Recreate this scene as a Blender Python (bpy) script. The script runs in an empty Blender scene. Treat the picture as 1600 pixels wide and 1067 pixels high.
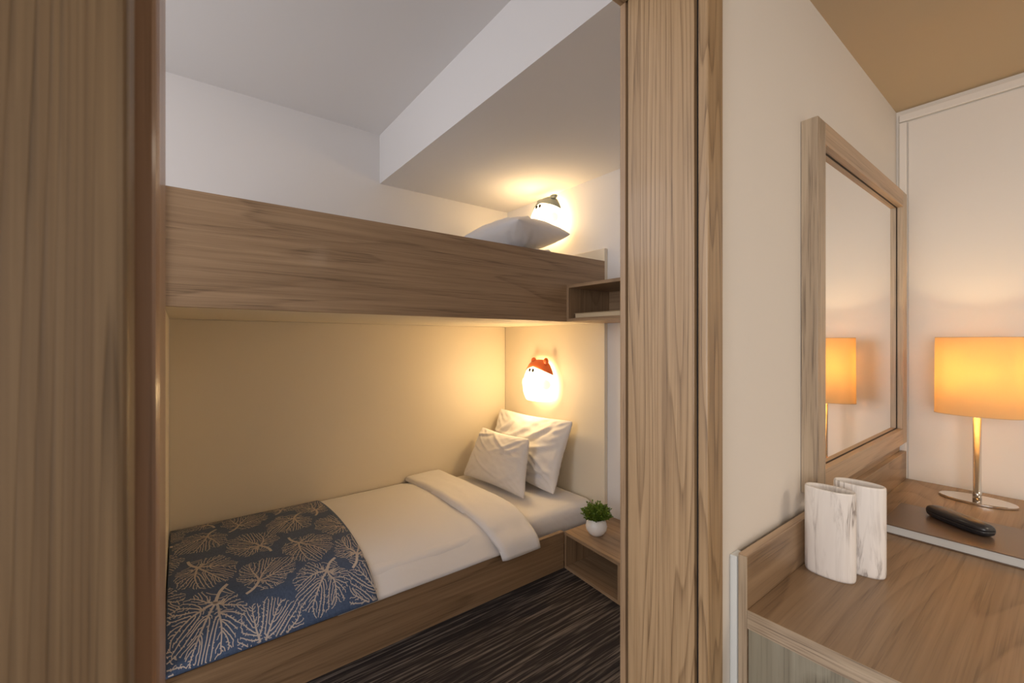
import bpy, bmesh, math, random
import numpy as np
from mathutils import Vector, Matrix, noise

random.seed(7)
R = math.radians
sc = bpy.context.scene
C = sc.collection

# ------------------------------------------------------------------ camera
H = 1.30
cd = bpy.data.cameras.new('camera')
cam = bpy.data.objects.new('camera', cd)
C.objects.link(cam)
cam.location = (0, 0, H)
cam.rotation_euler = (R(90), 0, R(-37.63))
cd.sensor_width = 36
cd.lens = 674.5 / 1600 * 36
cd.clip_start = 0.02
cd.dof.use_dof = True
cd.dof.focus_distance = 2.0
cd.dof.aperture_fstop = 7.0
sc.camera = cam

# ------------------------------------------------------------------ view + world
sc.view_settings.view_transform = 'Standard'
sc.view_settings.look = 'None'
sc.view_settings.gamma = 1
sc.view_settings.exposure = 0.0
sc.view_settings.use_curve_mapping = False
w = bpy.data.worlds.new('world')
sc.world = w
w.use_nodes = True
w.node_tree.nodes['Background'].inputs[0].default_value = (0.85, 0.88, 1.0, 1)
w.node_tree.nodes['Background'].inputs[1].default_value = 0.6


def area(name, loc, target, sx, sy, power, col):
    l = bpy.data.lights.new(name, 'AREA')
    l.shape = 'RECTANGLE'
    l.size = sx
    l.size_y = sy
    l.energy = power
    l.color = col
    o = bpy.data.objects.new(name, l)
    o.location = loc
    d = Vector(target) - Vector(loc)
    o.rotation_euler = d.to_track_quat('-Z', 'Y').to_euler()
    C.objects.link(o)
    return o


# daylight entering by the window of the bunk room (left wall) and of the main room
area('window_daylight_bunk', (-1.42, 1.20, 1.55), (1.2, 1.75, 0.95), 0.85, 1.8, 17, (0.98, 0.95, 0.97))
area('window_daylight_upper', (-1.42, 2.30, 2.28), (1.0, 2.25, 2.25), 0.75, 0.6, 6.5, (0.98, 0.97, 1.0))
area('window_daylight_room', (-2.3, -1.0, 1.45), (1.0, 0.1, 1.05), 1.5, 1.7, 58, (1.0, 0.95, 0.91))
area('room_fill_light', (1.45, -1.5, 2.22), (1.45, -1.3, 0.0), 0.6, 0.6, 17, (1.0, 0.84, 0.66))  # unseen overhead fill added to brighten the main room walls


# ------------------------------------------------------------------ node helpers
class NT:
    def __init__(s, name):
        s.m = bpy.data.materials.new(name)
        s.m.use_nodes = True
        s.t = s.m.node_tree
        s.b = s.t.nodes['Principled BSDF']

    def n(s, typ, **kw):
        x = s.t.nodes.new(typ)
        for k, v in kw.items():
            setattr(x, k, v)
        return x

    def l(s, a, b):
        s.t.links.new(a, b)

    def coords(s, scale=(1, 1, 1), rot=(0, 0, 0), loc=(0, 0, 0)):
        tc = s.n('ShaderNodeTexCoord')
        mp = s.n('ShaderNodeMapping')
        mp.inputs['Scale'].default_value = scale
        mp.inputs['Rotation'].default_value = rot
        mp.inputs['Location'].default_value = loc
        s.l(tc.outputs['Object'], mp.inputs[0])
        return mp.outputs[0]

    def noise(s, vec, scale=1, detail=2, rough=.5, dist=0):
        x = s.n('ShaderNodeTexNoise')
        x.inputs['Scale'].default_value = scale
        x.inputs['Detail'].default_value = detail
        x.inputs['Roughness'].default_value = rough
        x.inputs['Distortion'].default_value = dist
        s.l(vec, x.inputs['Vector'])
        return x.outputs['Fac']

    def math(s, op, a, b=None, c=None, clamp=False):
        x = s.n('ShaderNodeMath', operation=op)
        x.use_clamp = clamp
        for i, v in enumerate((a, b, c)):
            if v is None:
                continue
            if isinstance(v, (int, float)):
                x.inputs[i].default_value = v
            else:
                s.l(v, x.inputs[i])
        return x.outputs[0]

    def ramp(s, fac, stops):
        x = s.n('ShaderNodeValToRGB')
        while len(x.color_ramp.elements) < len(stops):
            x.color_ramp.elements.new(0.5)
        for e, (p, c) in zip(x.color_ramp.elements, stops):
            e.position = p
            e.color = (*c, 1) if len(c) == 3 else c
        s.l(fac, x.inputs[0])
        return x.outputs[0]

    def mix(s, fac, a, b, mode='MIX'):
        x = s.n('ShaderNodeMix', data_type='RGBA', blend_type=mode)
        for sock, v in ((x.inputs[0], fac), (x.inputs[6], a), (x.inputs[7], b)):
            if isinstance(v, (int, float)):
                sock.default_value = v
            elif isinstance(v, tuple):
                sock.default_value = (*v, 1)
            else:
                s.l(v, sock)
        return x.outputs[2]

    def bump(s, h, strength=.3, dist=.001):
        x = s.n('ShaderNodeBump')
        x.inputs['Strength'].default_value = strength
        x.inputs['Distance'].default_value = dist
        s.l(h, x.inputs['Height'])
        s.l(x.outputs[0], s.b.inputs['Normal'])

    def set(s, **kw):
        for k, v in kw.items():
            k = k.replace('_', ' ')
            if isinstance(v, tuple) and len(v) == 3:
                v = (*v, 1)
            s.b.inputs[k].default_value = v


def plain(name, col, rough=.5, metal=0, bump=0, bscale=300, var=0, **kw):
    t = NT(name)
    t.set(Base_Color=col, Roughness=rough, Metallic=metal, **kw)
    v = t.coords()
    if var:
        f = t.noise(v, 3, 3)
        a = tuple(c * (1 - var) for c in col)
        t.l(t.mix(f, a, col), t.b.inputs['Base Color'])
    if bump:
        t.bump(t.noise(v, bscale, 3), bump, .001)
    return t.m


def wood(name, light, mid, dark, axis='x', across='z', freq=1.0, ring=9, pore=1.0, rough=.45, coat=0.0,
         seed=0.0, stretch=.10, pscale=1.0, lines=.6, streaks=55):
    """grain along axis; contours of stretched noise read as growth lines"""
    t = NT(name)
    ai = 'xyz'.index(axis)
    s1 = [1.0 * freq * 5] * 3
    s1[ai] = freq * 5 * stretch
    v = t.coords(tuple(s1), loc=(seed, seed * 1.7, seed * .6))
    base = t.noise(v, 1.0, 1.5, .4, .25)
    rings = t.math('FRACT', t.math('MULTIPLY', base, ring))
    # asymmetric ring: slow rise then a quick dark late-wood line
    line = t.math('POWER', rings, 3.6)
    edge = t.math('SMOOTH_MIN', line, t.math('MULTIPLY', t.math('SUBTRACT', 1.0, rings), 9.0), .15)
    s2 = [260 * pscale] * 3
    s2[ai] = 5 * pscale
    pv = t.coords(tuple(s2))
    pores = t.noise(pv, 1, 2, .6)
    pm = t.ramp(pores, [(.50, (0, 0, 0)), (.68, (1, 1, 1))])
    s3 = [streaks] * 3
    s3[ai] = 1.1
    streak = t.noise(t.coords(tuple(s3), loc=(seed, 3, 1)), 1, 3, .55)
    c = t.mix(t.ramp(streak, [(.3, (0, 0, 0)), (.7, (1, 1, 1))]), mid, light)
    c = t.mix(t.math('MULTIPLY', edge, lines, clamp=True), c, dark)
    pf = t.math('MULTIPLY', t.math('MULTIPLY', pm, t.math('ADD', .35, edge)), .55 * pore, clamp=True)
    c = t.mix(pf, c, tuple(x * .55 for x in dark))
    t.l(c, t.b.inputs['Base Color'])
    t.set(Roughness=rough, Coat_Weight=coat, Coat_Roughness=.12)
    t.bump(t.math('ADD', t.math('MULTIPLY', pf, -1.0), t.math('MULTIPLY', edge, -.5)), .35, .0007)
    return t.m


WL, WM, WD = (.43, .29, .172), (.31, .20, .115), (.16, .095, .050)
M = {}
for ax in 'xyz':
    M['walnut_' + ax] = wood('walnut_' + ax, WL, WM, WD, ax, ring=9, seed=2.3, coat=.1, lines=.42, streaks=75)
M['desk_x'] = wood('desk_x', (.335, .225, .135), (.255, .165, .095), (.135, .080, .043), 'x', ring=15, freq=.75, seed=5.1, rough=.42, stretch=.15, pore=.9, lines=.5, streaks=70)
M['desk_z'] = wood('desk_z', (0.340, 0.315, 0.246), (0.289, 0.264, 0.204), (0.145, 0.123, 0.089), 'z', ring=6, freq=1.3, seed=1.4, stretch=.3)
ED = ((.56, .45, .335), (.47, .37, .265), (.30, .22, .155))
M['edge_y'] = wood('edge_y', *ED, 'y', ring=5, pore=1.7, seed=8)
M['edge_z'] = wood('edge_z', *ED, 'z', ring=5, pore=1.7, seed=4)
M['edge_x'] = wood('edge_x', (.56, .41, .28), (.47, .33, .22), (.30, .20, .13), 'x', ring=5, pore=1.0, seed=4)
DO = ((.435, .295, .165), (.345, .225, .120), (.175, .103, .050))
M['oak_z'] = wood('oak_z', *DO, 'z', ring=23, freq=2.0, seed=3.7, stretch=.045, pore=1.2, coat=.15, lines=.85, streaks=150)
M['oak_x'] = wood('oak_x', *DO, 'x', ring=13, freq=2.2, seed=3.7, stretch=.05, coat=.15)
M['oak_gloss'] = wood('oak_gloss', (.36, .22, .14), (.29, .17, .105), (.20, .11, .07), 'z', ring=7, freq=2, seed=6.7, stretch=.05, rough=.4, coat=.3)
M['oak_leaf'] = wood('oak_leaf', (.205, .140, .080), (.148, .096, .053), (.078, .046, .023), 'z', ring=34, freq=3.2, seed=9.3, stretch=.02, pore=.9, pscale=.9, lines=.55, streaks=260)

M['plaster'] = plain('plaster', (.80, .775, .76), .9, bump=.08, bscale=160)
M['plaster_room'] = plain('plaster_room', (.80, .755, .70), .85, bump=.08, bscale=160)
M['ceiling_paint'] = plain('ceiling_paint', (.80, .78, .77), .9, bump=.05, bscale=120)
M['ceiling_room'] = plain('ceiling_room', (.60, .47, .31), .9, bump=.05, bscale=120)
M['cream_panel'] = plain('cream_panel', (.82, .735, .59), .55, bump=.03, bscale=90)
M['white_panel'] = plain('white_panel', (.84, .80, .755), .5)
M['white_trim'] = plain('white_trim', (.72, .76, .78), .35)
M['black'] = plain('black', (.012, .010, .010), .6)
M['chrome'] = plain('chrome', (.78, .74, .70), .12, 1.0)
M['steel'] = plain('steel', (.62, .58, .54), .22, 1.0)
M['mirror'] = plain('mirror', (.93, .92, .90), .0, 1.0)
M['pot'] = plain('pot', (.82, .80, .78), .3)
M['soil'] = plain('soil', (.03, .02, .012), .95, bump=.8, bscale=150)
M['paper'] = plain('paper', (.62, .50, .33), .85, bump=.3, bscale=500)
M['book_cover'] = plain('book_cover', (.42, .30, .17), .6)
M['folder_cover'] = plain('folder_cover', (.135, .085, .055), .34, bump=.12, bscale=700, Coat_Weight=.35, Coat_Roughness=.25)
M['folder_edge'] = plain('folder_edge', (.62, .63, .62), .4)
M['case'] = plain('case', (.018, .018, .022), .38, bump=.1, bscale=900, Coat_Weight=.3, Coat_Roughness=.2)
M['eye'] = plain('eye', (.0006, .0005, .0004), .9, **{'Specular_IOR_Level': 0.0})

# fabric
t = NT('linen_white')
v = t.coords((1, 1, 1))
wv = t.noise(v, 900, 2)
soft = t.noise(v, 9, 4, .55, .6)
t.set(Base_Color=(.82, .80, .80), Roughness=.9, Sheen_Weight=.15)
t.bump(t.math('ADD', t.math('MULTIPLY', soft, 6.0), t.math('MULTIPLY', wv, .35)), .28, .0016)
M['linen'] = t.m

t = NT('denim_blue')
v = t.coords()
a = t.noise(t.coords((1500, 60, 60)), 1, 2)
b_ = t.noise(t.coords((60, 1500, 1500)), 1, 2)
f = t.ramp(t.math('ADD', t.math('MULTIPLY', a, .5), t.math('MULTIPLY', b_, .5)), [(.38, (.028, .055, .125)), (.62, (.085, .135, .245))])
t.l(f, t.b.inputs['Base Color'])
t.set(Roughness=.9, Sheen_Weight=.1)
t.bump(t.noise(v, 600, 2), .3, .001)
M['denim'] = t.m
M['coral_print'] = plain('coral_print', (.60, .54, .50), .9, bump=.2, bscale=800)

# carpet: thin dark and taupe stripes along x
t = NT('carpet')
lv = t.coords((2.5, 75, 1))
s = t.noise(lv, 1, 3, .7)
c = t.ramp(s, [(.40, (.012, .009, .009)), (.50, (.030, .023, .022)), (.57, (.14, .112, .095)), (.68, (.27, .225, .19))])
sp = t.noise(t.coords(), 420, 2, .7)
c = t.mix(t.math('MULTIPLY', sp, .6), c, (.02, .015, .014))
t.l(c, t.b.inputs['Base Color'])
t.set(Roughness=.98)
t.bump(t.math('ADD', s, t.math('MULTIPLY', sp, .7)), .8, .004)
M['carpet'] = t.m

# marbled ceramic
def marble(name, seed):
    t = NT(name)
    v = t.coords((30, 30, 3.0), loc=(seed, seed, seed * .3))
    n1 = t.noise(v, 1, 4, .6, 1.3)
    vein = t.math('ABSOLUTE', t.math('SUBTRACT', n1, .5))
    vm = t.ramp(vein, [(.0, (1, 1, 1)), (.03, (.35, .35, .35)), (.07, (0, 0, 0))])
    patch = t.ramp(t.noise(t.coords((9, 9, 5), loc=(seed * 2, 1, 0)), 1, 2), [(.48, (0, 0, 0)), (.66, (1, 1, 1))])
    cloud = t.ramp(t.noise(t.coords((34, 34, 3), loc=(seed, 0, 2)), 1, 3, .6, .5), [(.4, (0, 0, 0)), (.8, (1, 1, 1))])
    c = t.mix(t.math('MULTIPLY', cloud, .55), (.88, .85, .83), (.70, .65, .62))
    c = t.mix(t.math('MULTIPLY', t.math('MULTIPLY', vm, t.math('ADD', .12, patch)), .8, clamp=True), c, (.16, .12, .11))
    t.l(c, t.b.inputs['Base Color'])
    t.set(Roughness=.5)
    return t.m
M['marble_a'] = marble('marble_a', 1.3)
M['marble_b'] = marble('marble_b', 6.1)

# lamp shade
t = NT('shade_fabric')
t.t.nodes.remove(t.b)
out = t.t.nodes['Material Output']
d = t.n('ShaderNodeBsdfDiffuse'); d.inputs[0].default_value = (.80, .62, .34, 1)
tr = t.n('ShaderNodeBsdfTranslucent'); tr.inputs[0].default_value = (.95, .72, .38, 1)
mx = t.n('ShaderNodeMixShader'); mx.inputs[0].default_value = .36
t.l(d.outputs[0], mx.inputs[1]); t.l(tr.outputs[0], mx.inputs[2]); t.l(mx.outputs[0], out.inputs[0])
M['shade'] = t.m


def glow(name, col, e, strength):
    t = NT(name)
    t.set(Base_Color=col, Roughness=.4)
    t.b.inputs['Emission Color'].default_value = (*e, 1)
    t.b.inputs['Emission Strength'].default_value = strength
    return t.m
M['glow_body'] = glow('glow_body', (.9, .86, .78), (1.0, .78, .50), 2.4)
M['glow_back'] = glow('glow_back', (.9, .8, .6), (1.0, .66, .29), 11)
M['bulb'] = glow('bulb', (.9, .8, .6), (1.0, .75, .42), 10)
M['glow_paw'] = glow('glow_paw', (.9, .84, .72), (1.0, .90, .68), .88)
M['cap_orange'] = plain('cap_orange', (.72, .15, .04), .45)
M['cap_grey'] = plain('cap_grey', (.22, .245, .22), .45)

t = NT('leaf_green')
f = t.noise(t.coords(), 60, 2)
t.l(t.mix(f, (.05, .12, .010), (.24, .35, .035)), t.b.inputs['Base Color'])
t.set(Roughness=.45)
M['leaf'] = t.m


# ------------------------------------------------------------------ mesh helpers (authored in world coordinates)
def thing(name, loc, label=None, cat=None, group=None, kind=None):
    o = bpy.data.objects.new(name, None)
    o.empty_display_size = .05
    o.location = loc
    C.objects.link(o)
    tag(o, label, cat, group, kind)
    return o


def tag(o, label=None, cat=None, group=None, kind=None):
    if label: o['label'] = label
    if cat: o['category'] = cat
    if group: o['group'] = group
    if kind: o['kind'] = kind
    return o


def world_loc(o):
    l = Vector(o.location)
    while o.parent:
        o = o.parent
        l += o.location
    return l


def obj(name, bm, mats, parent=None, origin=None, smooth=False):
    """links a bmesh authored in world coordinates as one object"""
    me = bpy.data.meshes.new(name)
    vs = [v.co for v in bm.verts]
    if origin is None:
        if parent is not None:
            origin = world_loc(parent)
        else:
            mn = Vector([min(v[i] for v in vs) for i in range(3)])
            mxx = Vector([max(v[i] for v in vs) for i in range(3)])
            origin = Vector(((mn.x + mxx.x) / 2, (mn.y + mxx.y) / 2, mn.z))
    origin = Vector(origin)
    for v in bm.verts:
        v.co -= origin
    bmesh.ops.recalc_face_normals(bm, faces=bm.faces)
    if smooth:
        for f in bm.faces:
            f.smooth = True
    bm.to_mesh(me)
    bm.free()
    for m in (mats if isinstance(mats, (list, tuple)) else [mats]):
        me.materials.append(M[m])
    o = bpy.data.objects.new(name, me)
    C.objects.link(o)
    if parent is not None:
        o.parent = parent
        o.location = origin - world_loc(parent)
    else:
        o.location = origin
    return o


def box(bm, x0, x1, y0, y1, z0, z1, bev=0.0, seg=2, mi=0, skew=None):
    vs = [bm.verts.new((x, y, z)) for x in (x0, x1) for y in (y0, y1) for z in (z0, z1)]
    q = [(0, 1, 3, 2), (4, 6, 7, 5), (0, 4, 5, 1), (2, 3, 7, 6), (0, 2, 6, 4), (1, 5, 7, 3)]
    fs = [bm.faces.new([vs[i] for i in f]) for f in q]
    for f in fs:
        f.material_index = mi
    if bev > 0:
        es = list({e for f in fs for e in f.edges})
        r = bmesh.ops.bevel(bm, geom=es, offset=bev, segments=seg, affect='EDGES', profile=.5)
        for f in r['faces']:
            f.material_index = mi
    return vs


def boxes(name, lst, mat, parent=None, bev=0.0, kind=None, **kw):
    bm = bmesh.new()
    for b in lst:
        box(bm, *b, bev=bev)
    o = obj(name, bm, mat, parent, **kw)
    if kind:
        o['kind'] = kind
    return o


def prism(bm, pts, z0, z1, bev=0.0):
    """pts: xy polygon"""
    a = [bm.verts.new((x, y, z0)) for x, y in pts]
    b = [bm.verts.new((x, y, z1)) for x, y in pts]
    n = len(pts)
    fs = [bm.faces.new(a[::-1]), bm.faces.new(b)]
    for i in range(n):
        fs.append(bm.faces.new((a[i], a[(i + 1) % n], b[(i + 1) % n], b[i])))
    if bev:
        es = list({e for f in fs for e in f.edges})
        bmesh.ops.bevel(bm, geom=es, offset=bev, segments=2, affect='EDGES')


def loft(bm, rings, close_bottom=True, close_top=True, mi=0):
    rr = [[bm.verts.new(p) for p in r] for r in rings]
    n = len(rr[0])
    for a, b in zip(rr, rr[1:]):
        for i in range(n):
            f = bm.faces.new((a[i], a[(i + 1) % n], b[(i + 1) % n], b[i]))
            f.material_index = mi
    if close_bottom:
        bm.faces.new(rr[0][::-1]).material_index = mi
    if close_top:
        bm.faces.new(rr[-1]).material_index = mi
    return rr


def oval(cx, cy, z, a, b, n=48, p=2.0):
    out = []
    for i in range(n):
        th = 2 * math.pi * i / n
        c, s_ = math.cos(th), math.sin(th)
        out.append((cx + a * math.copysign(abs(c) ** (2 / p), c), cy + b * math.copysign(abs(s_) ** (2 / p), s_), z))
    return out


# ------------------------------------------------------------------ the setting
YW, YF = .448, .612                    # faces of the partition between the two rooms
XE = 2.374                             # end wall of the main room
XH = 2.136                             # wall behind the bed heads
YB = 2.834                             # wall along the bunks
ZC, ZS, ZR = 2.683, 2.358, 2.255       # ceilings: bunk room, its lowered part, main room
XL, XO = -.012, .794                   # opening in the partition

boxes('floor', [(-2.6, 2.6, -2.6, 3.0, -.1, 0)], 'carpet', kind='structure')
boxes('wall_middle', [(XO + .018, XE + .1, YW, YF, 0, 2.8), (-2.5, XL - .018, YW, YF, 0, 2.8),
                      (XL - .018, XO + .018, YW, YF, 2.10, 2.8)], 'plaster_room', kind='structure')
boxes('wall_back', [(-1.6, XH + .1, YB, YB + .1, 0, 2.8)], 'plaster', kind='structure')
boxes('wall_right', [(XH, XH + .1, YF, YB, 0, 2.8)], 'plaster', kind='structure')
boxes('wall_left', [(-1.5, -1.4, YF, .78, 0, 2.8), (-1.5, -1.4, 1.64, 1.92, 0, 2.8), (-1.5, -1.4, 2.68, YB, 0, 2.8), (-1.5, -1.4, 1.92, 2.68, 0, 1.96), (-1.5, -1.4, 1.92, 2.68, 2.6, 2.8),
                    (-1.5, -1.4, .78, 1.64, 0, .60), (-1.5, -1.4, .78, 1.64, 2.52, 2.8)], 'plaster', kind='structure')
boxes('ceiling', [(-1.5, XH, YF, YB, ZC, ZC + .1)], 'ceiling_paint', kind='structure')
boxes('ceiling_soffit', [(1.065, XH, YF, YB, ZS, ZC)], 'ceiling_paint', kind='structure')
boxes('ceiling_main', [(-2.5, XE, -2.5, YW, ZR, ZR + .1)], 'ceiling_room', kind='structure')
boxes('wall_end', [(XE, XE + .1, -2.5, YW, 0, ZR + .1)], 'plaster_room', kind='structure')
boxes('wall_rear', [(-2.5, XE, -2.6, -2.5, 0, ZR + .1)], 'plaster_room', kind='structure')
boxes('wall_near', [(-2.6, -2.5, -2.5, -1.8, 0, 2.3), (-2.6, -2.5, -.2, YW, 0, 2.3),
                    (-2.6, -2.5, -1.8, -.2, 0, .5), (-2.6, -2.5, -1.8, -.2, 2.2, 2.3)], 'plaster_room', kind='structure')
# white facing on the end wall with its border strips
t_ = thing('trim_1', (XE, .2, 0), kind='structure')
boxes('facing_panel', [(XE - .006, XE, -2.4, YW - .038, .70, ZR - .055)], 'white_panel', t_, bev=.002)
boxes('border_strip', [(XE - .014, XE, YW - .034, YW - .010, .70, ZR - .052)], 'white_panel', t_, bev=.004)
boxes('border_strip', [(XE - .014, XE, -2.4, YW - .010, ZR - .050, ZR - .018)], 'white_panel', t_, bev=.004)

# timber lining of the opening
fr = thing('door_frame', (.39, .53, 0), kind='structure')
boxes('jamb', [(XO, XO + .018, .449, .606, 0, 2.10)], 'oak_z', fr, bev=.0015)
boxes('jamb_backing', [(XO + .010, XO + .018, .435, .626, 0, 2.10)], 'black', fr)
boxes('jamb', [(XL - .018, XL, .425, .616, 0, 2.10)], 'oak_gloss', fr, bev=.0015)
boxes('head_jamb', [(XL, XO, .449, .616, 2.062, 2.10)], 'oak_x', fr, bev=.0015)
boxes('architrave', [(XO, XO + .060, .4215, .442, 0, 2.16)], 'oak_z', fr, bev=.004)
boxes('architrave', [(XL - .075, XL - .0005, .405, .4245, 0, 2.16)], 'oak_gloss', fr, bev=.003)
boxes('architrave', [(XL - .075, XO + .060, .4215, .442, 2.1602, 2.22)], 'oak_x', fr, bev=.003)
boxes('architrave', [(XO, XO + .060, .6128, .628, 0, 2.10)], 'walnut_z', fr, bev=.002)
boxes('architrave', [(XL - .06, XO + .060, .6165, .628, 2.062, 2.15)], 'walnut_x', fr, bev=.002)
# sliding leaf parked in front of the wall, left of the opening
bm = bmesh.new()
box(bm, -1.0, -.0235, .336, .386, .012, 2.15, bev=.005, seg=3)
lf = obj('door_1', bm, 'oak_leaf')
tag(lf, 'wide grained wooden door leaf at the left edge of the photo', 'door', kind='structure')

# ------------------------------------------------------------------ bunk bed
YR = 1.782                             # outer face of rail and guard board
XP = 2.106                             # face of headboard panel
bed = thing('bunk_bed', (1.0, 2.3, 0), 'built-in wooden bunk bed with deep guard board and cream panelled alcove', 'bunk bed')
boxes('side_rail', [(-.04, 1.7515, YR, YR + .025, 0, .209)], 'walnut_x', bed, bev=.0015)
boxes('bed_base', [(-.038, XP - .001, YR + .026, 2.818, .02, .118)], 'walnut_x', bed)
boxes('guard_board', [(-.04, XP - .0005, YR, YR + .025, 1.4145, 1.803)], 'walnut_x', bed, bev=.0015)
boxes('upper_deck', [(-.04, XP - .001, YR + .026, 2.822, 1.416, 1.455)], 'cream_panel', bed, bev=.001)
boxes('headboard', [(XP, XH - .001, YR + .002, 2.822, .0, 1.884)], 'cream_panel', bed, bev=.002)
boxes('footboard', [(-.072, -.041, YR - .01, 2.822, .0, 1.884)], 'cream_panel', bed, bev=.002)
boxes('back_panel', [(-.04, XP - .001, 2.823, YB - .001, .02, 1.415)], 'cream_panel', bed)

# mattresses
def mattress(name, x0, x1, y0, y1, z0, z1, label):
    bm = bmesh.new()
    box(bm, x0, x1, y0, y1, z0, z1, bev=.062, seg=6)
    bmesh.ops.subdivide_edges(bm, edges=[e for e in bm.edges if e.calc_length() > .3], cuts=12, use_grid_fill=True)
    o = obj(name, bm, 'linen', smooth=True)
    return tag(o, label, 'mattress')
mattress('mattress', -.036, 2.100, 1.845, 2.815, .119, .304, 'white sheeted mattress on the lower bunk under the pillows')
mattress('mattress', -.036, 2.100, 1.812, 2.815, 1.457, 1.682, 'white sheeted mattress of the upper bunk behind the guard board')

# duvet profile across the bed (y, z): from the wall over the top and down to the rail
PROF = [(2.812, .322), (2.70, .338), (2.5, .348), (2.3, .352), (2.14, .349), (2.03, .339), (1.95, .322), (1.89, .300),
        (1.847, .274), (1.818, .250), (1.796, .232), (1.777, .213)]


def smooth_prof(pts, n):
    P = [Vector((0, a, b)) for a, b in pts]
    L = [0]
    for a, b in zip(P, P[1:]):
        L.append(L[-1] + (b - a).length)
    out = []
    for k in range(n + 1):
        s_ = L[-1] * k / n
        i = max(j for j in range(len(L)) if L[j] <= s_ + 1e-9)
        i = min(i, len(P) - 2)
        u = (s_ - L[i]) / (L[i + 1] - L[i])
        p0 = P[max(i - 1, 0)]; p1 = P[i]; p2 = P[i + 1]; p3 = P[min(i + 2, len(P) - 1)]
        out.append(.5 * ((2 * p1) + (-p0 + p2) * u + (2 * p0 - 5 * p1 + 4 * p2 - p3) * u * u + (-p0 + 3 * p1 - 3 * p2 + p3) * u ** 3))
    return out, L[-1]


def sheet(bm, prof, xf, nu, thick, off=0.0, wr=0.0, wscale=6.0, mi=0, round_ends=0.0):
    """sheet lofted along x over the profile; xf(s) gives (x0,x1) for profile fraction s"""
    P = prof
    n = len(P)
    N = []
    for i in range(n):
        a = P[max(i - 1, 0)]; b = P[min(i + 1, n - 1)]
        tdir = (b - a).normalized()
        N.append(Vector((0, -tdir.z, tdir.y)) * -1 if (-tdir.z * 0 + tdir.y) > 0 else Vector((0, -tdir.z, tdir.y)))
        if N[-1].z < 0:
            N[-1] = -N[-1]
    top, bot = [], []
    for i in range(n):
        x0, x1 = xf(i / (n - 1))
        rt, rb = [], []
        for k in range(nu + 1):
            f = k / nu
            x = x0 + (x1 - x0) * f
            w_ = wr * noise.noise(Vector((x * wscale, P[i].y * wscale, P[i].z * wscale))) + wr * .5 * noise.noise(Vector((x * wscale * 2.7, P[i].y * wscale * 1.3, 3.1)))
            e = 1.0
            if round_ends:
                dd = min(x - x0, x1 - x) / round_ends
                if dd < 1:
                    e = math.sqrt(max(0, 1 - (1 - dd) ** 2))
            q = P[i] + N[i] * (off + w_)
            rt.append(bm.verts.new((x, q.y + N[i].y * thick * (e - 1) * 1, q.z + N[i].z * thick * (e - 1))))
            q2 = P[i] + N[i] * (off - thick)
            rb.append(bm.verts.new((x, q2.y, q2.z)))
        top.append(rt); bot.append(rb)
    for i in range(n - 1):
        for k in range(nu):
            bm.faces.new((top[i][k], top[i][k + 1], top[i + 1][k + 1], top[i + 1][k])).material_index = mi
            bm.faces.new((bot[i][k], bot[i + 1][k], bot[i + 1][k + 1], bot[i][k + 1])).material_index = mi
    for i in range(n - 1):
        bm.faces.new((top[i][0], top[i + 1][0], bot[i + 1][0], bot[i][0])).material_index = mi
        bm.faces.new((top[i][nu], bot[i][nu], bot[i + 1][nu], top[i + 1][nu])).material_index = mi
    for k in range(nu):
        bm.faces.new((top[0][k], bot[0][k], bot[0][k + 1], top[0][k + 1])).material_index = mi
        bm.faces.new((top[-1][k], top[-1][k + 1], bot[-1][k + 1], bot[-1][k])).material_index = mi


prof, PL = smooth_prof(PROF, 60)
bm = bmesh.new()
sheet(bm, prof, lambda s_: (.50, 1.46 + .02 * s_), 60, .010, 0, .005, 4.5)
duv = obj('duvet', bm, 'linen', smooth=True)
tag(duv, 'white duvet on the lower bunk with a turned-down cuff', 'duvet')
# turned-down cuff lying on the duvet and over the rail
CP = [(2.815, .338)] + [(y, z + .0) for y, z in PROF[1:9]] + [(1.800, .250), (1.772, .226), (1.757, .190)]
cprof, CL = smooth_prof(CP, 60)
bm = bmesh.new()
sheet(bm, cprof, lambda s_: (1.235 + .05 * s_ ** 2 + .012 * math.sin(s_ * 7), 1.515 + .03 * s_ + .008 * math.sin(s_ * 9 + 1)), 40, .028, .030, .006, 6, round_ends=.035)
obj('turned_down_cuff', bm, 'linen', duv, smooth=True)

# ---- coverlet with coral print
cvp = [Vector((0, p.y, p.z)) for p in prof]
bm = bmesh.new()
COVX = (-.036, .668)
OFF = .0075
sheet(bm, cvp, lambda s_: (COVX[0], COVX[1] + .01 * math.sin(s_ * 5)), 40, .004, OFF, 0.0)


def surf(x, s_, lift=.0009):
    """point of the coverlet's upper surface at arc length s_ from the wall"""
    k = s_ / PL * 60
    i = int(min(max(k, 0), 59))
    u = k - i
    p = prof[i].lerp(prof[i + 1], u)
    tdir = (prof[min(i + 2, 60)] - prof[max(i - 1, 0)]).normalized()
    nn = Vector((0, -tdir.z, tdir.y))
    if nn.z < 0:
        nn = -nn
    q = p + nn * (OFF + lift)
    return (x, q.y, q.z)


KILL = .040


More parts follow.
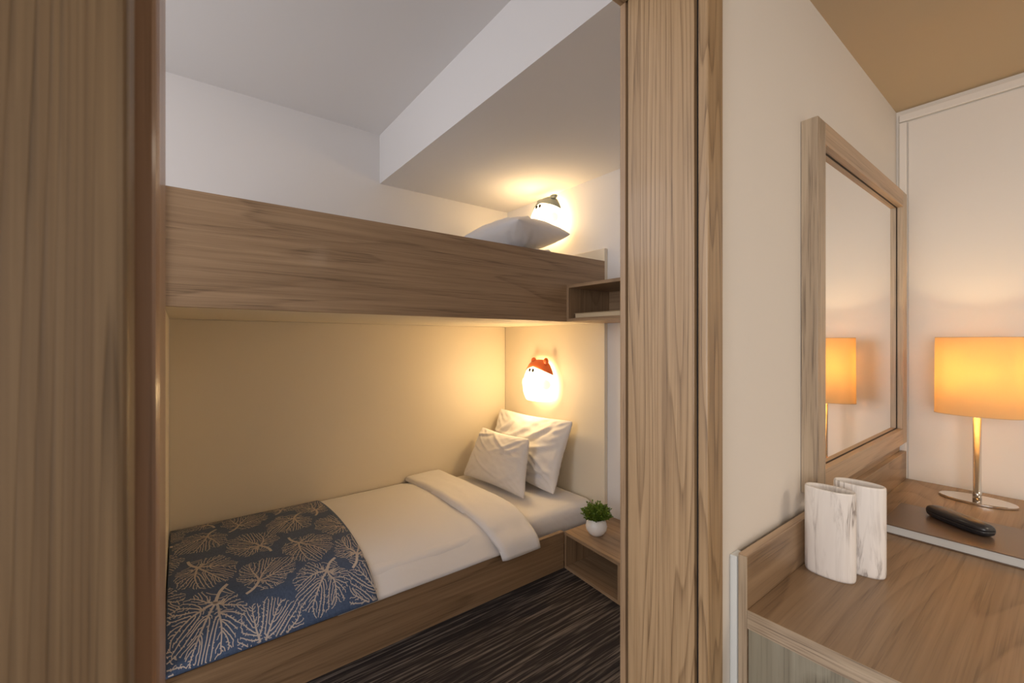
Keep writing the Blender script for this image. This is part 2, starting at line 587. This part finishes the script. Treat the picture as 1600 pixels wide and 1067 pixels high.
def coral(seed, natt=2000):
    """space colonisation inside a lobed disc; returns segments (x0,y0,x1,y1,w0,w1), root at (0,-1)"""
    rg = np.random.RandomState(seed)
    ph = rg.rand(3) * 6.28
    at = []
    while len(at) < natt:
        p = rg.rand(2) * 2.2 - 1.1
        th = math.atan2(p[1], p[0])
        rad = .93 + .05 * math.sin(3 * th + ph[0]) + .045 * math.sin(7 * th + ph[1]) + .03 * math.sin(12 * th + ph[2])
        if abs(th + math.pi / 2) < .25:
            rad *= .75
        if math.hypot(*p) < rad:
            at.append(p)
    at = np.array(at)
    nodes = [(.10, -1.12), (.04, -1.0), (0.0, -.88), (-.01, -.76), (0, -.62), (0.02, -.5)]
    par = [-1, 0, 1, 2, 3, 4]
    step = .027
    for a0, n_ in ((1.57, 14), (2.35, 15), (.85, 15), (3.0, 9), (.1, 9)):
        px, py = nodes[5]
        last = 5
        for q in range(n_):
            a0 += rg.randn() * .07
            px += step * math.cos(a0); py += step * math.sin(a0)
            nodes.append((px, py)); par.append(last); last = len(nodes) - 1
    P = np.zeros((9000, 2))
    P[:len(nodes)] = nodes
    dmin = np.full(len(at), 9.0)
    nidx = np.zeros(len(at), int)

    def upd(a, b):
        if b <= a:
            return
        D = np.linalg.norm(at[:, None, :] - P[None, a:b], axis=2)
        k = D.argmin(1)
        d = D[np.arange(len(at)), k]
        m = d < dmin
        dmin[m] = d[m]
        nidx[m] = k[m] + a
    upd(0, len(nodes))
    for it in range(110):
        al = np.where(dmin > KILL)[0]
        if len(al) == 0:
            break
        grow = {}
        for ai in al:
            v = at[ai] - P[nidx[ai]]
            grow.setdefault(int(nidx[ai]), []).append(v / (np.linalg.norm(v) + 1e-9))
        n0 = len(nodes)
        for k, vs in grow.items():
            v = np.sum(vs, axis=0) + rg.randn(2) * .12
            L_ = np.linalg.norm(v)
            if L_ < .15:
                v = vs[0]
                L_ = 1
            p = P[k] + v / L_ * step
            if np.min(np.linalg.norm(P[:len(nodes)] - p, axis=1)) < step * .6:
                continue
            P[len(nodes)] = p
            nodes.append((p[0], p[1])); par.append(k)
        upd(n0, len(nodes))
        if len(nodes) > 8500:
            break
    cnt = [1] * len(nodes)
    for i in range(len(nodes) - 1, 0, -1):
        cnt[par[i]] += cnt[i]
    segs = []
    wd = lambda i: min(.0105 + .0012 * (cnt[i] ** .5 - 1), .045)
    for i in range(1, len(nodes)):
        j = par[i]
        segs.append((nodes[j][0], nodes[j][1], nodes[i][0], nodes[i][1], min(wd(j), wd(i) * 1.5), wd(i)))
    return segs


TEMPL = [coral(s_) for s_ in (3, 11, 23, 31)]
FANS = [[0.085, 0.0, 0.116, 0.14, 2.6], [0.276, 0.14, 0.116, 0.14, -2.565], [0.485, 0.015, 0.116, 0.14, 3.6], [0.622, 0.155, 0.116, 0.14, -2.951], [-0.085, 0.155, 0.116, 0.14, 2.6], [0.08, 0.315, 0.116, 0.14, 0.465], [0.267, 0.472, 0.116, 0.14, 2.574], [0.452, 0.333, 0.116, 0.14, 0.587], [0.645, 0.485, 0.116, 0.14, 2.6], [0.472, 0.662, 0.116, 0.14, -0.543], [0.665, 0.77, 0.116, 0.14, -2.687], [-0.095, 0.49, 0.116, 0.14, 5.9], [0.092, 0.648, 0.116, 0.14, -0.588], [0.289, 0.772, 0.116, 0.115, -2.53], [0.463, 0.93, 0.116, 0.135, 0.616], [-0.095, 0.8, 0.116, 0.14, 5.9], [0.078, 0.935, 0.125, 0.155, 0.45], [0.27, 1.045, 0.116, 0.14, -2.508], [0.655, 1.02, 0.116, 0.14, 2.683], [-0.095, 1.09, 0.116, 0.14, 5.9]]   # x, arc length, radius along x, radius across, rotation


def put_fan(bm, segs, x, s0, rx, rs, rot):
    ca, sa = math.cos(rot), math.sin(rot)
    for (ax, ay, bx, by, w0, w1) in segs:
        dx, dy = bx - ax, by - ay
        L_ = math.hypot(dx, dy)
        if L_ < 1e-6:
            continue
        nx, ny = -dy / L_, dx / L_
        ex, ey = dx / L_ * .006, dy / L_ * .006
        qs = [(ax + nx * w0 - ex, ay + ny * w0 - ey), (ax - nx * w0 - ex, ay - ny * w0 - ey),
              (bx - nx * w1 + ex, by - ny * w1 + ey), (bx + nx * w1 + ex, by + ny * w1 + ey)]
        pts = []
        ok = True
        for (u, v_) in qs:
            X = x + (u * ca - v_ * sa) * rx
            S = s0 + (u * sa + v_ * ca) * rs
            if not (COVX[0] + .001 < X < COVX[1] - .002 and .004 < S < PL - .002):
                ok = False
                break
            pts.append(surf(X, S))
        if ok:
            f = bm.faces.new([bm.verts.new(p) for p in pts])
            f.material_index = 1


for i, fn in enumerate(FANS):
    put_fan(bm, TEMPL[i % 4], *fn)
me_o = obj('coverlet', bm, ['denim', 'coral_print'])
for p in me_o.data.polygons:
    if p.material_index == 0:
        p.use_smooth = True
tag(me_o, 'blue coverlet with pale branching coral print across the foot of the lower bunk', 'coverlet')


# ------------------------------------------------------------------ pillows
def pillow(name, TL, TR, BR, BL, T, label, parent=None, sag=.10, wr=.006, seed=0, p_=.42, group=None, belly=0.0):
    TL, TR, BR, BL = map(Vector, (TL, TR, BR, BL))
    n = 64
    rr_ = random.Random(seed)
    folds = [(rr_.choice((-1, 1)) * rr_.uniform(.25, .8), rr_.uniform(-.8, .8), rr_.uniform(-.9, .9), rr_.uniform(.25, .6)) for _ in range(9)]
    c = (TL + TR + BR + BL) / 4
    nrm = (TR - TL).cross(BL - TL).normalized()
    bm = bmesh.new()
    def base(U, V):
        a = .045 + sag
        cr_ = 1 - .035 * (U * U * V * V) ** 3
        U, V = U * cr_, V * cr_
        U2 = U * (1 - sag * (1 - V * V))
        V2 = V * (1 - sag * 1.15 * (1 - U * U))
        u, v = (U2 + 1) / 2, (V2 + 1) / 2
        return (TL * (1 - u) + TR * u) * (1 - v) + (BL * (1 - u) + BR * u) * v
    g = {1: [], -1: []}
    for sgn in (1, -1):
        for j in range(n + 1):
            row = []
            for i in range(n + 1):
                U = math.sin((i / n - .5) * math.pi); V = math.sin((j / n - .5) * math.pi)
                rim = (max(0, 1 - U * U) * max(0, 1 - V * V))
                th = T * rim ** p_
                b = base(U, V)
                k = min(1, rim * 6)
                wv = wr * k * (noise.noise(Vector((U * 3 + seed, V * 2.2, sgn))) + .6 * noise.noise(Vector((U * 2 + V * 5, V * 3 - U * 6, seed + 4))))
                # gathers running in from the corners
                cr = (abs(U) * abs(V)) ** 2 * k
                wv += wr * 1.2 * cr * math.sin(9 * (abs(U) - abs(V)) * 3)
                for (fu, fv, fa, fl) in folds:
                    du_ = (U - fu) * math.cos(fa) + (V - fv) * math.sin(fa)
                    dv_ = -(U - fu) * math.sin(fa) + (V - fv) * math.cos(fa) + .25 * du_ * du_
                    wv += sgn * wr * 1.5 * k * math.exp(-(du_ / fl) ** 2) * (math.exp(-(dv_ / .05) ** 2) - .8 * math.exp(-((dv_ - .09) / .06) ** 2))
                row.append(bm.verts.new(b + nrm * (sgn * th + wv) + nrm * belly * (1 - U * U) * (1 - V * V)))
            g[sgn].append(row)
    for sgn in (1, -1):
        for j in range(n):
            for i in range(n):
                bm.faces.new((g[sgn][j][i], g[sgn][j][i + 1], g[sgn][j + 1][i + 1], g[sgn][j + 1][i]))
    bmesh.ops.remove_doubles(bm, verts=bm.verts, dist=.0004)
    o = obj(name, bm, 'linen', parent, smooth=True)
    return tag(o, label, 'pillow', group)


pillow('pillow', (2.02, 2.775, .775), (2.035, 1.975, .787), (1.885, 2.005, .318), (1.88, 2.76, .318), .088,
       'large white pillow leaning on the cream headboard of the lower bunk', sag=.075, wr=.010, seed=2)
pillow('pillow', (1.825, 2.735, .655), (1.80, 2.145, .672), (1.700, 2.075, .314), (1.65, 2.735, .316), .070,
       'small white cushion in front of the large pillow on the lower bunk', sag=.075, wr=.006, seed=9)
pillow('pillow', (1.58, 2.70, 2.022), (2.03, 2.70, 2.022), (2.03, 1.985, 1.998), (1.58, 1.985, 2.022), .104,
       'white pillow lying on top of another on the upper bunk', sag=.03, wr=.003, seed=5, p_=.5)
pillow('pillow', (1.56, 2.68, 1.800), (2.00, 2.68, 1.800), (2.00, 1.925, 1.800), (1.56, 1.925, 1.800), .105,
       'white pillow beneath another, just above the guard board of the upper bunk', sag=.03, wr=.004, seed=15, p_=.42)


# ------------------------------------------------------------------ animal night lights
def night_light(yc, z0, cap_mat, label, earmode):
    XB = 2.072
    root = thing('wall_lamp', (XB, yc, z0), label, 'wall lamp', 'animal-shaped wall lamps')
    Hh, A, B = .290, .152, .108
    pr = [(0, .80), (.02, .84), (.10, .91), (.22, .98), (.34, 1.0), (.48, .97), (.62, .90), (.75, .79), (.86, .67), (.94, .53), (.985, .36), (1.0, .12)]
    def wid(s_):
        for (a, wa), (b, wb) in zip(pr, pr[1:]):
            if a <= s_ <= b:
                return wa + (wb - wa) * (s_ - a) / (b - a)
        return .05
    def pt(s_, th, k=1.0, dz=0):
        w_ = wid(s_)
        # half dome, th from -90 (low y) to 90
        dcur = min(1, w_ * 1.02) ** 1.3
        return Vector((XB - B * dcur * math.cos(th) * k, yc + A * w_ * math.sin(th) * k, z0 + Hh * s_ + dz))
    ns, nt = 36, 36
    bm = bmesh.new()
    g = []
    for i in range(ns + 1):
        s_ = 1 - (1 - i / ns) ** 1.0
        g.append([bm.verts.new(pt(s_, (-.5 + k / nt) * math.pi)) for k in range(nt + 1)])
    for i in range(ns):
        for k in range(nt):
            bm.faces.new((g[i][k], g[i][k + 1], g[i + 1][k + 1], g[i + 1][k]))
    bm.faces.new(g[0]); bm.faces.new(g[-1])
    bm.faces.new([g[i][0] for i in range(ns + 1)] + [g[i][nt] for i in range(ns, -1, -1)])
    body = obj('lamp_body', bm, 'glow_body', root, smooth=True)
    # cap: the crown of the dome above a tilted line, thickened
    bm = bmesh.new()
    g = []
    for j in range(15):
        row = []
        for k in range(nt + 1):
            th = (-.5 + k / nt) * math.pi
            lo = .845 - .20 * (abs(th) / (math.pi / 2)) ** 1.2
            s_ = lo + (1 - lo) * j / 14
            q = pt(s_, th, 1.035, .004 if j else 0)
            row.append(bm.verts.new(q))
        g.append(row)
    for j in range(14):
        for k in range(nt):
            bm.faces.new((g[j][k], g[j][k + 1], g[j + 1][k + 1], g[j + 1][k]))
    # underside lip back on to the body and closed rear
    lip = [bm.verts.new(v.co * 1) for v in g[0]]
    for k, v in enumerate(lip):
        th = (-.5 + k / nt) * math.pi
        v.co = pt(.845 - .20 * (abs(th) / (math.pi / 2)) ** 1.2, th, .985)
    for k in range(nt):
        bm.faces.new((lip[k], lip[k + 1], g[0][k + 1], g[0][k]))
    bm.faces.new(g[-1])
    bm.faces.new([g[j][0] for j in range(15)] + [g[j][nt] for j in range(14, -1, -1)])
    cap = obj('cap', bm, cap_mat, root, smooth=True)
    for sy in (-1, 1):
        bm = bmesh.new()
        c0 = Vector((XB - .022, yc - .018 + sy * .066, z0 + Hh * (.975 if earmode == 0 else .955)))
        rad = (.018, .020, .025) if earmode == 0 else (.020, .036, .015)
        bmesh.ops.create_icosphere(bm, subdivisions=3, radius=1)
        for v in bm.verts:
            v.co = Vector((v.co.x * rad[0], v.co.y * rad[1], v.co.z * rad[2])) + c0
        obj('ear', bm, cap_mat, cap, smooth=True)
    for sy in (-1, 1):
        bm = bmesh.new()
        c0 = pt(.745, sy * .15 + .05, 1.0)
        bmesh.ops.create_icosphere(bm, subdivisions=2, radius=1)
        for v in bm.verts:
            v.co = Vector((v.co.x * .007, v.co.y * .010, v.co.z * .016)) + c0
        obj('eye', bm, 'eye', root, smooth=True)
    for sy in (-1, 1):
        bm = bmesh.new()
        c0 = pt(.42, sy * .98, .97)
        bmesh.ops.create_icosphere(bm, subdivisions=3, radius=1)
        rm = Matrix.Rotation(-sy * .7, 3, 'Z')
        for v in bm.verts:
            v.co = rm @ Vector((v.co.x * .012, v.co.y * .034, v.co.z * .034)) + c0
        obj('paw', bm, 'glow_paw', root, smooth=True)
    # glowing rear plate and stand-off, which light the board behind
    bm = bmesh.new()
    rings = []
    for x in (XB + .002, XB + .012):
        ring = []
        for q in range(40):
            s_ = q / 39
            ring.append((x, yc - A * wid(min(max(s_, .02), .97)) * .93, z0 + Hh * (.03 + .93 * s_)))
        for q in range(39, -1, -1):
            s_ = q / 39
            ring.append((x, yc + A * wid(min(max(s_, .02), .97)) * .93, z0 + Hh * (.03 + .93 * s_)))
        rings.append(ring)
    loft(bm, rings)
    obj('light_ring', bm, 'glow_back', root)
    ll = bpy.data.lights.new('lamp_front_fill', 'POINT')  # unseen point light added ahead of the body to wash pillows and wall
    ll.energy = 6.5 if earmode == 0 else 3.8
    ll.color = (1.0, .68, .32)
    ll.shadow_soft_size = .05
    lo_ = bpy.data.objects.new('lamp_front_fill', ll)
    C.objects.link(lo_)
    lo_.parent = root
    lo_.location = (-B - .055, 0, Hh * (.45 if earmode == 0 else .30))
    xw = XP if z0 < 1.5 else XH
    bm = bmesh.new()
    box(bm, XB + .012, xw - .0005, yc - .05, yc + .05, z0 + .09, z0 + .19, bev=.002)
    obj('wall_mount', bm, 'white_panel', root)
    return root


night_light(2.350, .877, 'cap_orange', 'glowing white animal wall lamp with an orange eared cap, above the lower pillows', 0)
night_light(2.275, 2.025, 'cap_grey', 'glowing white animal wall lamp with a grey cap, above the upper bunk', 1)

# ------------------------------------------------------------------ bedside unit and wall shelf
ns_ = thing('nightstand', (1.9, 1.58, 0), 'low open-fronted wooden nightstand beside the lower bunk', 'nightstand')
F0, F1 = (1.753, 1.781), (1.7175, 1.357)      # front corners; the front runs slightly askew
BX = XH - .001


def nsp(inset, y0=None, y1=None):
    k = (F1[0] - F0[0]) / (F1[1] - F0[1])
    fy = lambda y: F0[0] + (y - F0[1]) * k + inset
    y0 = F0[1] if y0 is None else y0
    y1 = F1[1] if y1 is None else y1
    return [(fy(y0), y0), (fy(y1), y1), (BX, y1), (BX, y0)]


for nm, pts, z0, z1, mt in (('top_panel', nsp(0), .191, .209, 'walnut_y'), ('bottom_panel', nsp(0), .0, .018, 'walnut_y'),
                            ('side_panel', nsp(.0, 1.781, 1.763), .0182, .1908, 'walnut_z'), ('side_panel', nsp(.0, 1.375, 1.357), .0182, .1908, 'walnut_z')):
    bm = bmesh.new()
    prism(bm, pts, z0, z1, .001)
    obj(nm, bm, mt, ns_)
boxes('back_panel', [(BX - .012, BX - .0005, 1.3755, 1.7625, .0182, .1908)], 'walnut_y', ns_)

ws = thing('wall_shelf', (1.95, 1.59, 1.4145), 'small dark open wooden shelf box fixed beside the upper bunk', 'shelf')
X0, Y0, Y1 = 1.770, 1.780, 1.36
boxes('top_panel', [(X0, BX, Y1, Y0, 1.607, 1.625)], 'walnut_y', ws, bev=.001)
boxes('bottom_panel', [(X0, BX, Y1, Y0, 1.4145, 1.4325)], 'walnut_y', ws, bev=.001)
boxes('side_panel', [(X0, BX, Y0 - .018, Y0, 1.4327, 1.6068)], 'walnut_z', ws)
boxes('side_panel', [(X0, BX, Y1, Y1 + .018, 1.4327, 1.6068)], 'walnut_z', ws)
boxes('back_panel', [(BX - .012, BX - .0005, Y1 + .0185, Y0 - .0185, 1.4327, 1.6068)], 'walnut_y', ws)
bk = thing('book', (1.9, 1.57, 1.4327), 'tan book lying flat inside the small wall shelf', 'book')
boxes('page_block', [(1.795, 1.975, 1.405, 1.735, 1.4352, 1.4585)], 'paper', bk, bev=.001)
boxes('cover', [(1.790, 1.98, 1.40, 1.740, 1.4327, 1.4350), (1.790, 1.98, 1.40, 1.740, 1.4587, 1.461)], 'book_cover', bk)

# ------------------------------------------------------------------ potted plant
PX, PY, PZ = 1.866, 1.640, .209
pl = thing('potted_plant', (PX, PY, PZ), 'small bushy green plant in a round white pot on the nightstand', 'plant')
bm = bmesh.new()
prp = [(.0, .026), (.002, .030), (.012, .043), (.03, .0555), (.05, .060), (.07, .0555), (.088, .045), (.092, .042)]
rings = [oval(PX, PY, PZ + z, r, r, 36) for z, r in prp] + [oval(PX, PY, PZ + .091, .0385, .0385, 36), oval(PX, PY, PZ + .076, .042, .042, 36)]
loft(bm, rings)
obj('pot', bm, 'pot', pl, smooth=True)
bm = bmesh.new()
loft(bm, [oval(PX, PY, PZ + .0765, .041, .041, 24), oval(PX, PY, PZ + .082, .036, .036, 24)])
obj('soil', bm, 'soil', pl)
bm = bmesh.new()
rg = random.Random(4)


def leaf(bm, p, d, L_, W_):
    d = d.normalized()
    side = d.cross(Vector((rg.uniform(-.4, .4), rg.uniform(-.4, .4), 1))).normalized()
    up = side.cross(d)
    a = bm.verts.new(p); b = bm.verts.new(p + d * L_ * .45 + side * W_ + up * W_ * .3)
    c = bm.verts.new(p + d * L_ - up * W_ * .3); e = bm.verts.new(p + d * L_ * .45 - side * W_ + up * W_ * .3)
    m_ = bm.verts.new(p + d * L_ * .5 - up * W_ * .2)
    for f in ((a, b, m_), (b, c, m_), (c, e, m_), (e, a, m_)):
        bm.faces.new(f)


for i in range(125):
    az = rg.uniform(0, 2 * math.pi)
    tilt = rg.uniform(0, 1.38) ** .85
    L_ = rg.uniform(.065, .10) * (1 - .12 * tilt)
    d = Vector((math.cos(az) * math.sin(tilt), math.sin(az) * math.sin(tilt), math.cos(tilt)))
    p = Vector((PX, PY, PZ + .083)) + Vector((math.cos(az), math.sin(az), 0)) * rg.uniform(0, .026)
    q = p.copy()
    nst = 8
    prev = None
    for k in range(nst):
        dd = (d + Vector((0, 0, .35 * k / nst)) + Vector((rg.uniform(-.12, .12),) * 3)).normalized()
        q2 = q + dd * L_ / nst
        s1 = dd.cross(Vector((0, 0, 1))).normalized() * .0009
        s2 = dd.cross(s1).normalized() * .0009
        r1 = [bm.verts.new(q + o_) for o_ in (s1, s2, -s1 - s2)]
        r2 = [bm.verts.new(q2 + o_) for o_ in (s1, s2, -s1 - s2)]
        for a in range(3):
            bm.faces.new((r1[a], r1[(a + 1) % 3], r2[(a + 1) % 3], r2[a]))
        q = q2
        if k >= 2:
            for _ in range(3):
                ld = dd * .7 + Vector((rg.uniform(-1, 1), rg.uniform(-1, 1), rg.uniform(-.3, .8))).normalized() * .9
                leaf(bm, q, ld, rg.uniform(.011, .017), rg.uniform(.0036, .0054))
    leaf(bm, q, d, .016, .0035)
obj('foliage', bm, 'leaf', pl)

# ------------------------------------------------------------------ desk
DX, DZ, DYB = .9378, .740, .414
dk = thing('desk', (1.65, .14, 0), 'light wooden desk with low backsplash along the wall under the mirror', 'desk')
boxes('desktop', [(DX + .002, XE - .016, -.14, DYB - .0005, DZ - .038, DZ)], 'desk_x', dk, bev=.001)
boxes('edge_band', [(DX, DX + .0018, -.14, DYB - .0005, DZ - .038, DZ)], 'edge_y', dk)
boxes('backsplash', [(DX + .002, XE - .016, DYB, DYB + .0175, 0, .850)], 'desk_x', dk, bev=.0008)
boxes('edge_band', [(DX, DX + .0018, DYB, DYB + .0175, 0, .850)], 'edge_z', dk)
boxes('top_band', [(DX + .002, XE - .016, DYB, DYB + .0175, .8502, .8516)], 'edge_x', dk)
boxes('drawer_front', [(DX + .004, DX + .020, .214, DYB - .001, .10, DZ - .0395)], 'desk_z', dk, bev=.001)
boxes('drawer_front', [(DX + .004, DX + .020, -.135, .2125, .10, DZ - .0395)], 'desk_z', dk, bev=.001)
boxes('side_panel', [(DX + .021, 1.40, -.13, -.112, .0, DZ - .0385)], 'desk_z', dk)
boxes('side_panel', [(XE - .04, XE - .017, -.13, DYB - .001, .0, DZ - .0385)], 'desk_z', dk)
o = boxes('cable_channel', [(DX - .004, DX + .030, DYB + .019, YW - .0005, 0, .845)], 'white_trim', bev=.0015)
tag(o, 'narrow white vertical channel on the wall behind the left end of the desk', 'cable channel')

# ------------------------------------------------------------------ mirror
MX0, MX1, MZ0, MZ1, MY = 1.331, 2.333, .893, 1.895, .408
mr = thing('wall_mirror', ((MX0 + MX1) / 2, YW, MZ0), 'large wall mirror in a thick light wooden frame above the desk', 'mirror')
FW = .060
bm = bmesh.new(); box(bm, MX0, MX0 + FW, MY, YW - .001, MZ0, MZ1, bev=.0015); obj('frame_stile', bm, 'edge_z', mr)
bm = bmesh.new(); box(bm, MX1 - FW, MX1, MY, YW - .001, MZ0, MZ1, bev=.0015); obj('frame_stile', bm, 'edge_z', mr)
bm = bmesh.new(); box(bm, MX0 + FW + .0002, MX1 - FW - .0002, MY, YW - .001, MZ1 - FW, MZ1, bev=.0008); obj('frame_rail', bm, 'edge_x', mr)
bm = bmesh.new(); box(bm, MX0 + FW + .0002, MX1 - FW - .0002, MY, YW - .001, MZ0, MZ0 + FW, bev=.0008); obj('frame_rail', bm, 'edge_x', mr)
boxes('glass', [(MX0 + FW + .001, MX1 - FW - .001, MY + .020, MY + .026, MZ0 + FW + .001, MZ1 - FW - .001)], 'mirror', mr)
k_ = .0015
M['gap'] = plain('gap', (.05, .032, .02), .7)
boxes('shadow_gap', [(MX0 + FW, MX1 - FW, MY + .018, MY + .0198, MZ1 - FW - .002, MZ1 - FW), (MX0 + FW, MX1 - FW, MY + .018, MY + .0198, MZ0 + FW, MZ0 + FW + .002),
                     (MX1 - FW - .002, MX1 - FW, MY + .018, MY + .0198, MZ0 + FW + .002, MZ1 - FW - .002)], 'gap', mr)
boxes('lower_gap_shade', [(MX0 + .10, MX1 - .002, MY + .022, YW - .001, .853, MZ0 - .0005)], 'walnut_x', mr)  # brown strip standing in for the shade in the gap below the frame


# ------------------------------------------------------------------ vases
def vase(cx, cy, a, b, h, mat, label, seed=0):
    bm = bmesh.new()
    z = DZ + .0003
    prf = [(0, .955), (.004, .985), (.012, 1.0), (h * .5, 1.0), (h - .006, 1.0), (h - .0015, .985), (h, .95), (h - .001, .91), (h - .006, .89), (.012, .88)]
    rings = []
    for dz, k in prf:
        rings.append(oval(cx, cy, z + dz, a * k - (0 if k > .93 else .0015), b * k, 64, 2.15))
    loft(bm, rings)
    o = obj('vase', bm, mat, smooth=True)
    return tag(o, label, 'vase', None)


vase(1.240, .356, .028, .0515, .207, 'marble_a', 'marbled white oval vase, nearer and left of the two standing on the desk')
vase(1.318, .318, .028, .0515, .214, 'marble_b', 'marbled white oval vase, right of the pair and nearer the brown folder')

# ------------------------------------------------------------------ folder
fo = thing('folder', (1.765, .17, DZ), 'brown leather desk folder with pale edges lying on the desk by the lamp', 'folder')
z = DZ + .0003
boxes('page_block', [(1.640, 1.886, -.022, .342, z + .003, z + .0245)], 'folder_edge', fo, bev=.0008)
boxes('cover', [(1.637, 1.890, -.025, .345, z, z + .0028)], 'folder_cover', fo, bev=.0008)
boxes('cover', [(1.637, 1.890, -.025, .345, z + .0247, z + .0275)], 'folder_cover', fo, bev=.0008)

# ------------------------------------------------------------------ glasses case
zc = DZ + .0283
ang = math.atan2(.274 - .137, 1.824 - 1.728)
ccx, ccy = 1.788, .200
cs = thing('glasses_case', (ccx, ccy, zc), 'black hard glasses case lying on the brown folder', 'glasses case')
du = Vector((math.cos(ang), math.sin(ang), 0)); dv = Vector((-math.sin(ang), math.cos(ang), 0))


def case_half(z0s):
    bm = bmesh.new()
    rings = []
    for zz, k in z0s:
        ring = []
        for i in range(64):
            th = 2 * math.pi * i / 64
            c_, s_ = math.cos(th), math.sin(th)
            U = .084 * math.copysign(abs(c_) ** .55, c_) * (1 - (1 - k) * .45)
            V = .0275 * math.copysign(abs(s_) ** .62, s_) * k
            # waist curve: centre line bows a little
            V += .004 * (1 - (U / .084) ** 2)
            p = Vector((ccx, ccy, zc + zz)) + du * U + dv * V
            ring.append(tuple(p))
        rings.append(ring)
    loft(bm, rings)
    return bm


obj('case_base', case_half([(.0005, .70), (.002, .82), (.006, .94), (.012, 1.0), (.0155, 1.0)]), 'case', cs, smooth=True)
obj('case_lid', case_half([(.0162, 1.0), (.020, 1.0), (.026, .93), (.030, .80), (.0325, .58), (.0335, .3)]), 'case', cs, smooth=True)

# ------------------------------------------------------------------ table lamp
LX, LY = 2.215, .203
tl = thing('table_lamp', (LX, LY, DZ), 'table lamp with an oval yellow shade and polished oval base on the desk', 'lamp')
bm = bmesh.new()
loft(bm, [oval(LX, LY, DZ + .0005, .058, .094, 72), oval(LX, LY, DZ + .002, .060, .096, 72), oval(LX, LY, DZ + .007, .060, .096, 72), oval(LX, LY, DZ + .0085, .0585, .0945, 72)])
obj('lamp_base', bm, 'chrome', tl)
bm = bmesh.new()
loft(bm, [oval(LX, LY, DZ + .0088, .0118, .0118, 32), oval(LX, LY, DZ + .035, .0118, .0118, 32), oval(LX, LY, DZ + .0355, .0105, .0105, 32), oval(LX, LY, 1.10, .0105, .0105, 32)])
obj('pole', bm, 'steel', tl, smooth=True)
bm = bmesh.new()
ZT, ZB = 1.315, 1.042
ro = [oval(LX, LY, ZB, .066, .1085, 96), oval(LX, LY, ZT, .065, .1065, 96)]
ri = [oval(LX, LY, ZT, .0638, .1053, 96), oval(LX, LY, ZB, .0648, .1073, 96)]
rr = loft(bm, ro + ri, False, False)
n = 96
for i in range(n):
    bm.faces.new((rr[0][i], rr[0][(i + 1) % n], rr[3][(i + 1) % n], rr[3][i]))
obj('lamp_shade', bm, 'shade', tl, smooth=False)
for nm, zz in (('shade_rim', ZB - .0012), ('shade_rim', ZT - .001)):
    bm = bmesh.new()
    a = [oval(LX, LY, zz, .0668, .1093, 96), oval(LX, LY, zz + .0022, .0668, .1093, 96), oval(LX, LY, zz + .0022, .0630, .1045, 96), oval(LX, LY, zz, .0630, .1045, 96)]
    if zz > 1.2:
        a = [oval(LX, LY, zz, .0656, .1071, 96), oval(LX, LY, zz + .0022, .0656, .1071, 96), oval(LX, LY, zz + .0022, .0620, .1035, 96), oval(LX, LY, zz, .0620, .1035, 96)]
    rr = loft(bm, a, False, False)
    for i in range(96):
        bm.faces.new((rr[0][i], rr[0][(i + 1) % 96], rr[3][(i + 1) % 96], rr[3][i]))
    obj(nm, bm, 'paper', tl)
bm = bmesh.new()
rings = [oval(LX, LY, 1.1005, .012, .012, 24), oval(LX, LY, 1.13, .012, .012, 24), oval(LX, LY, 1.145, .022, .022, 24), oval(LX, LY, 1.165, .029, .029, 24),
         oval(LX, LY, 1.185, .027, .027, 24), oval(LX, LY, 1.200, .015, .015, 24), oval(LX, LY, 1.204, .003, .003, 24)]
loft(bm, rings)
obj('bulb', bm, 'bulb', tl, smooth=True)
for k, (dy, en) in enumerate(((0, 8),)):
    ld = bpy.data.lights.new('bulb_light', 'POINT')
    ld.energy = en
    ld.color = (1.0, .73, .40)
    ld.shadow_soft_size = .03
    lo = bpy.data.objects.new('bulb_light', ld)
    C.objects.link(lo)
    lo.parent = tl
    lo.location = (0, 0, 1.19 - DZ)
